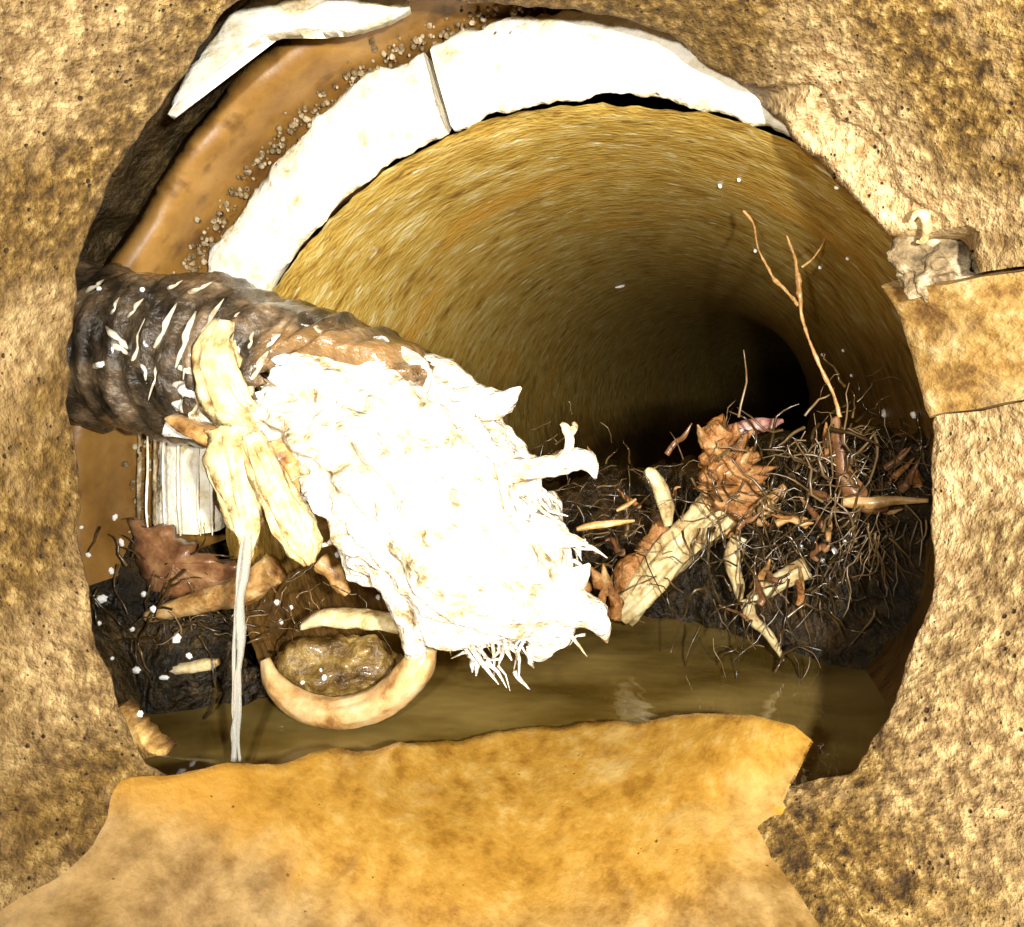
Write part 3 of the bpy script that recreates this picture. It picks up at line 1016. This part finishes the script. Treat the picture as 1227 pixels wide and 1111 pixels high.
stick('twig', 'thin drooping twig at the right of the log',
      [(918, 608, 0.405, 0.0022), (935, 618, 0.402, 0.0022), (955, 622, 0.4, 0.0026), (968, 624, 0.398, 0.0012)], 'tan', 14, 8, cat='twig')
stick('twig', 'long pale twig lying level at the far right edge of the opening',
      [(1010, 600, 0.375, 0.003), (1040, 603, 0.370, 0.0032), (1075, 600, 0.364, 0.0022), (1112, 600, 0.358, 0.0012)], 'tan', 20, 8, cat='twig')
stick('twig', 'pale trailing root hanging toward the water below the cut twig',
      [(893, 718, 0.398, 0.0036), (900, 740, 0.396, 0.0032), (918, 758, 0.395, 0.0026), (930, 775, 0.395, 0.002), (938, 792, 0.395, 0.0006)], 'straw', 20, 8, cat='twig')
stick('twig', 'thin level twig in the dark hollow right of the thick root',
      [(690, 634, 0.33, 0.0008), (710, 630, 0.33, 0.0016), (735, 627, 0.33, 0.0014), (760, 624, 0.33, 0.0005)], 'tan', 12, 7, cat='twig')
stick('twig', 'short twig above the level one in the dark hollow',
      [(738, 612, 0.36, 0.0008), (750, 606, 0.36, 0.0012), (762, 598, 0.36, 0.0005)], 'tan', 10, 7, cat='twig')
stick('hanging_vine', 'thin beaded root strand hanging down in front of the far pipe wall',
      [(942, 282, 0.372, 0.0004), (952, 310, 0.37, 0.0009), (957, 345, 0.368, 0.0015), (960, 378, 0.366, 0.0009), (970, 410, 0.364, 0.0007), (985, 445, 0.362, 0.0010), (998, 472, 0.361, 0.0007), (1006, 500, 0.36, 0.0009)], 'tan', 60, 7, cat='root', rough=0.7)
stick('hanging_vine', 'looped fine strand joining the beaded strand from the left',
      [(890, 252, 0.40, 0.0005), (902, 268, 0.398, 0.0006), (908, 298, 0.393, 0.0004), (918, 318, 0.388, 0.0007), (928, 335, 0.384, 0.0009), (945, 352, 0.376, 0.0009), (956, 366, 0.368, 0.001)], 'tan', 50, 6, cat='root', rough=0.7)
stick('hanging_vine', 'fine curved strand joining the beaded strand from the upper right',
      [(915, 200, 0.40, 0.0006), (945, 215, 0.396, 0.0004), (972, 235, 0.39, 0.0006), (988, 258, 0.384, 0.0004), (988, 285, 0.378, 0.0006), (975, 308, 0.372, 0.0004), (960, 320, 0.369, 0.0007)], 'tan', 50, 6, cat='root', rough=0.7)
stick('root', 'knotted root branching among the fine roots at the right',
      [(1000, 500, 0.385, 0.002), (1005, 530, 0.382, 0.003), (1010, 565, 0.38, 0.004), (1022, 590, 0.378, 0.006), (1040, 606, 0.376, 0.0045), (1062, 606, 0.374, 0.0035)], 'brown', 30, 10)

# ------------------------------------------------------------------ mud banks and the tangle of fine roots (nobody could count them)
def bank(name, label_unused, line, y0, dy, bottom, seed, material='mud'):
    """a bank of mud: its crest along a line of photo points, sloping down to the water before and behind"""
    q = smooth_path(line, 190)
    rows = []
    prof = [(-1.0, 1.0), (-0.97, 0.9), (-0.92, 0.8), (-0.87, 0.68), (-0.8, 0.55), (-0.71, 0.42), (-0.6, 0.3), (-0.48, 0.19), (-0.35, 0.1), (-0.2, 0.04), (0, 0), (0.2, 0.03), (0.4, 0.1), (0.8, 0.5), (1.0, 1.0)]
    for (o1, dn) in prof:
        row = []
        for a in q:
            c = P(a[0], a[1], a[2])
            z = c.z * (1 - dn) + bottom * dn
            p = Vector((c.x + o1 * dy * (c.x / a[2]) * 0.0, c.y + o1 * dy, z))
            k = fbm(p, 30, seed, 5)
            row.append(p + Vector((0.006 * fbm(p, 60, seed + 3), 0.016 * k, 0.013 * k + 0.006 * fbm(p, 110, seed + 5, 3))))
        rows.append(row)
    m = MB()
    m.grid(rows)
    o = m.build(name, M[material])
    o['kind'] = 'stuff'
    return o


bank('mud', '', [(560, 610, 0.56), (620, 590, 0.56), (680, 570, 0.56), (740, 560, 0.55), (800, 558, 0.53), (860, 545, 0.50), (930, 530, 0.465), (990, 525, 0.44), (1050, 520, 0.42), (1140, 515, 0.395)], 0, 0.045, -0.158, 4)
bank('mud', '', [(60, 610, 0.365), (130, 625, 0.365), (190, 660, 0.362), (235, 700, 0.36), (275, 745, 0.36), (310, 800, 0.362), (335, 860, 0.365), (350, 930, 0.37)], 0, 0.02, -0.155, 9, 'mud')

m = MB()


def hairs(n, cu, cv, su, sv, y0, y1, length, r, drop=0.5, ang0=None, spread=PI):
    for _ in range(n):
        u, v, y = RND.gauss(cu, su), RND.gauss(cv, sv), RND.uniform(y0, y1)
        a = RND.uniform(0, 2 * PI) if ang0 is None else ang0 + RND.gauss(0, spread)
        L_ = length * RND.uniform(0.5, 1.3)
        pts = []
        du, dv = math.cos(a), -math.sin(a)
        for k in range(7):
            t = k / 6
            pts.append((u, v, y))
            a += RND.gauss(0, 0.35)
            u += math.cos(a) * L_ / 6
            v += -math.sin(a) * L_ / 6 + drop * L_ / 6 * t
            y += RND.gauss(0, 0.002)
        rr = r * RND.uniform(0.6, 1.3)
        m.tube([P(*p) for p in pts], [rr * (1 - 0.6 * k / 6) for k in range(7)], 4, cap=False)


hairs(54, 1030, 560, 38, 45, 0.365, 0.40, 60, 0.00042, 0.6)
hairs(24, 1050, 640, 22, 25, 0.35, 0.38, 50, 0.00042, 0.3, -1.7, 0.35)
hairs(42, 940, 690, 40, 45, 0.38, 0.42, 45, 0.00042, 0.9)
hairs(27, 900, 640, 40, 40, 0.39, 0.42, 40, 0.00042, 0.8)
hairs(24, 730, 620, 50, 40, 0.38, 0.44, 35, 0.00042, 0.3)
hairs(21, 660, 560, 20, 30, 0.40, 0.44, 30, 0.0005, -0.2)
hairs(18, 860, 540, 20, 25, 0.40, 0.42, 30, 0.00042, -0.2)
hairs(24, 260, 740, 70, 40, 0.335, 0.355, 40, 0.00042, 0.2)
hairs(18, 360, 700, 50, 25, 0.33, 0.345, 35, 0.00042, 0.4)
o = m.build('root_hairs', M['hair'])
o['kind'] = 'stuff'
m = MB()
hairs(14, 1000, 580, 25, 30, 0.36, 0.375, 80, 0.0008, 0.2, 1.9, 0.5)
hairs(13, 1040, 640, 12, 12, 0.35, 0.36, 60, 0.0005, 0.2, -1.8, 0.3)
hairs(8, 960, 520, 40, 14, 0.37, 0.38, 70, 0.0008, 0.2)
o = m.build('root_strands', M['hair'])
o['kind'] = 'stuff'
m = MB()
hairs(130, 960, 640, 75, 70, 0.37, 0.41, 70, 0.0008, 0.6)
hairs(60, 720, 625, 55, 40, 0.40, 0.47, 50, 0.0007, 0.4)
hairs(50, 1040, 545, 40, 30, 0.36, 0.40, 60, 0.0009, 0.3)
hairs(60, 210, 730, 60, 45, 0.335, 0.355, 50, 0.0007, 0.4)
o = m.build('dark_roots', M['darkroot'])
o['kind'] = 'stuff'

for k in range(30):
    u, v = RND.choice(((RND.gauss(940, 50), RND.gauss(650, 50)), (RND.gauss(730, 50), RND.gauss(625, 35)), (RND.gauss(1040, 35), RND.gauss(590, 50))))
    yy = 0.385 if u > 850 else 0.44
    a_ = RND.uniform(0, PI)
    L_ = RND.uniform(18, 50)
    r_ = RND.uniform(0.0008, 0.0022)
    du, dv = math.cos(a_) * L_ / 3, -math.sin(a_) * L_ / 3
    stick('small_twig', 'small dark twig caught in the tangle of roots', [(u, v, yy, r_), (u + du + RND.gauss(0, 3), v + dv + RND.gauss(0, 3), yy, r_), (u + 2 * du, v + 2 * dv + RND.gauss(0, 4), yy - 0.004, r_ * 0.8), (u + 3 * du, v + 3 * dv, yy - 0.006, r_ * 0.2)],
          RND.choice(('brown', 'brown', 'tan', 'rust')), 8, 4, cat='twig', group='small twigs caught in the root tangle')

# ------------------------------------------------------------------ water running off the root, drops
t = empty('water_trickle', P(290, 655, 0.268))
tag(t, 'clear string of water running from the hanging root into the pool', 'water trickle')
for nm, off, r0, sd in (('main_stream', 0.0, 0.0011, 1.0), ('side_stream', 9.0, 0.0006, 4.0), ('side_stream', -7.0, 0.00045, 7.0)):
    m = MB()
    pts_ = []
    for k in range(15):
        w = k / 14
        u = 297 - 14 * w ** 0.6 - 3 * w + off * (0.4 + 0.6 * math.sin(w * 3 + sd)) + 4.5 * noise.noise(Vector((w * 5, sd, 0)))
        pts_.append((u, 640 + 272 * w, 0.2685 - 0.001 * w, r0 * (1.6 - 0.7 * w) * (1 + 0.5 * noise.noise(Vector((w * 11, sd, 3))))))
    pix_tube(m, pts_, 90, 10, rough=0.35, rs=110, seed=sd)
    rel(m, nm, M['trickle'], t)

drops = [(105, 665, 5, 4), (133, 684, 4, 6), (121, 718, 9, 7), (118, 747, 4, 4), (158, 754, 4, 4), (163, 803, 7, 6), (167, 856, 5, 6), (196, 812, 8, 4), (172, 712, 5, 5), (183, 730, 6, 6),
         (211, 765, 7, 9), (226, 786, 6, 5), (137, 620, 4, 6), (145, 650, 4, 7), (134, 789, 3, 3), (97, 632, 3, 3), (336, 745, 4, 5), (348, 728, 4, 4), (331, 722, 5, 5), (403, 665, 5, 5), (425, 672, 9, 4), (452, 716, 4, 5),
         (362, 818, 4, 3), (388, 812, 4, 5), (384, 803, 2, 3), (118, 346, 4, 4), (170, 347, 4, 4), (119, 437, 7, 5), (1060, 495, 6, 8), (1095, 497, 6, 6), (1020, 640, 5, 4), (1000, 660, 5, 6), (985, 672, 4, 4), (1012, 650, 4, 4), (960, 655, 3, 3),
         (985, 425, 3, 3), (1010, 420, 3, 3), (1020, 450, 3, 3), (885, 215, 3, 4), (905, 300, 3, 4), (982, 320, 3, 4), (1002, 225, 4, 3), (1015, 310, 3, 3), (862, 222, 3, 5), (742, 343, 9, 3)]
LL = 'water drops on the lower left mud'
SR = 'water drops under the thick root'
LB = 'water drops on the left bark'
FR = 'water drops among the fine roots'
FW = 'water drops on the far pipe wall'
DROP_LABELS = [
    ('white water drop high on the mud by the left pipe lip, wider than tall', LL),
    ('upright water drop right of the wide one high on the mud', LL),
    ('largest white water drop on the mud by the left pipe lip', LL),
    ('small round water drop just under the largest one by the lip', LL),
    ('small round water drop alone on the mud below the brown bark flake', LL),
    ('big round water drop left of the short thin stick', LL),
    ('lowest water drop on the lower left mud, above the pale clay chip', LL),
    ('wide flat water drop touching the short thin stick', LL),
    ('water drop under the left corner of the bark flake', LL),
    ('water drop at the left tip of the low pale root', LL),
    ('tall water drop between low pale root and short thin stick', LL),
    ('water drop just above the right half of the short stick', LL),
    ('uppermost upright water drop, left of the bark flake', LL),
    ('tall narrow water drop beside the upper left of the bark flake', LL),
    ('tiny water drop midway down the mud near the left lip', LL),
    ('tiny water drop highest up against the left pipe lip', LL),
    ('water drop right of the trickle, lowest of three close together', SR),
    ('water drop right of the trickle, topmost of three close together', SR),
    ('water drop right of the trickle, leftmost of three close together', SR),
    ('round water drop in the hollow above the flat level stick', SR),
    ('wide water drop in the hollow next to the thick root', SR),
    ('small water drop above the right end of the flat level stick', SR),
    ('water drop low on the left side of the wet brown lump', SR),
    ('water drop in the middle of the wet brown lump', SR),
    ('tiny water drop highest on the wet brown lump', SR),
    ('water drop at the top left corner of the dark bark', LB),
    ('water drop on top of the dark bark right of the corner', LB),
    ('wide water drop low on the left end of the dark bark', LB),
    ('bright water drop under the crack, left of its twin beside the lip', FR),
    ('bright water drop touching the right lip under the lower crack', FR),
    ('highest drop of the slanting row below the level twig', FR),
    ('tall water drop in the middle of the slanting row', FR),
    ('water drop third down in the slanting row', FR),
    ('water drop second down in the slanting row', FR),
    ('lowest tiny drop of the slanting row beside the cut twig', FR),
    ('water drop on the pipe wall beside the beaded strand, left of a pair', FW),
    ('water drop on the pipe wall beside the beaded strand, right of a pair', FW),
    ('water drop on the pipe wall right of the beaded strand, under the pair', FW),
    ('water drop on the pipe wall above the looped strand', FW),
    ('water drop on the pipe wall touching the looped strand', FW),
    ('water drop right of where the strands join', FW),
    ('water drop on the pipe wall beside the curved right strand, highest there', FW),
    ('water drop on the pipe wall, outermost towards the broken right lip', FW),
    ('upright water drop on the pipe wall, left of the highest strand', FW),
    ('wide bright fleck of water alone on the middle of the pipe wall', FW),
]
base_me = None
bpy.context.view_layer.update()
DG = bpy.context.evaluated_depsgraph_get()
for (u, v, a, b2) in drops:
    d = P(u, v, 1.0).normalized()
    hit, loc, nrm, _i, ob, _m = S.ray_cast(DG, Vector((0, 0.12, 0)) * 0 + d * 0.05, d)
    y = loc.y - 0.0006
    if base_me is None:
        mb = blob((0, 0, 0), 1, 1, 1, 0.3, 1.5, 5, 24, 14)
        o = mb.build('water_drop', M['drop'])
        base_me = o.data
    else:
        o = bpy.data.objects.new('water_drop', base_me)
        COL.objects.link(o)
    o.location = P(u, v, y)
    k = y / F * 0.68
    o.scale = (a * k, min(a, b2) * k * 0.8, b2 * k)
    o.rotation_euler = (0, RND.uniform(-0.5, 0.5), RND.uniform(-0.4, 0.4))
    lab, grp = DROP_LABELS[drops.index((u, v, a, b2))]
    tag(o, lab, 'water drop', grp)

assert len(drops) == len(DROP_LABELS)
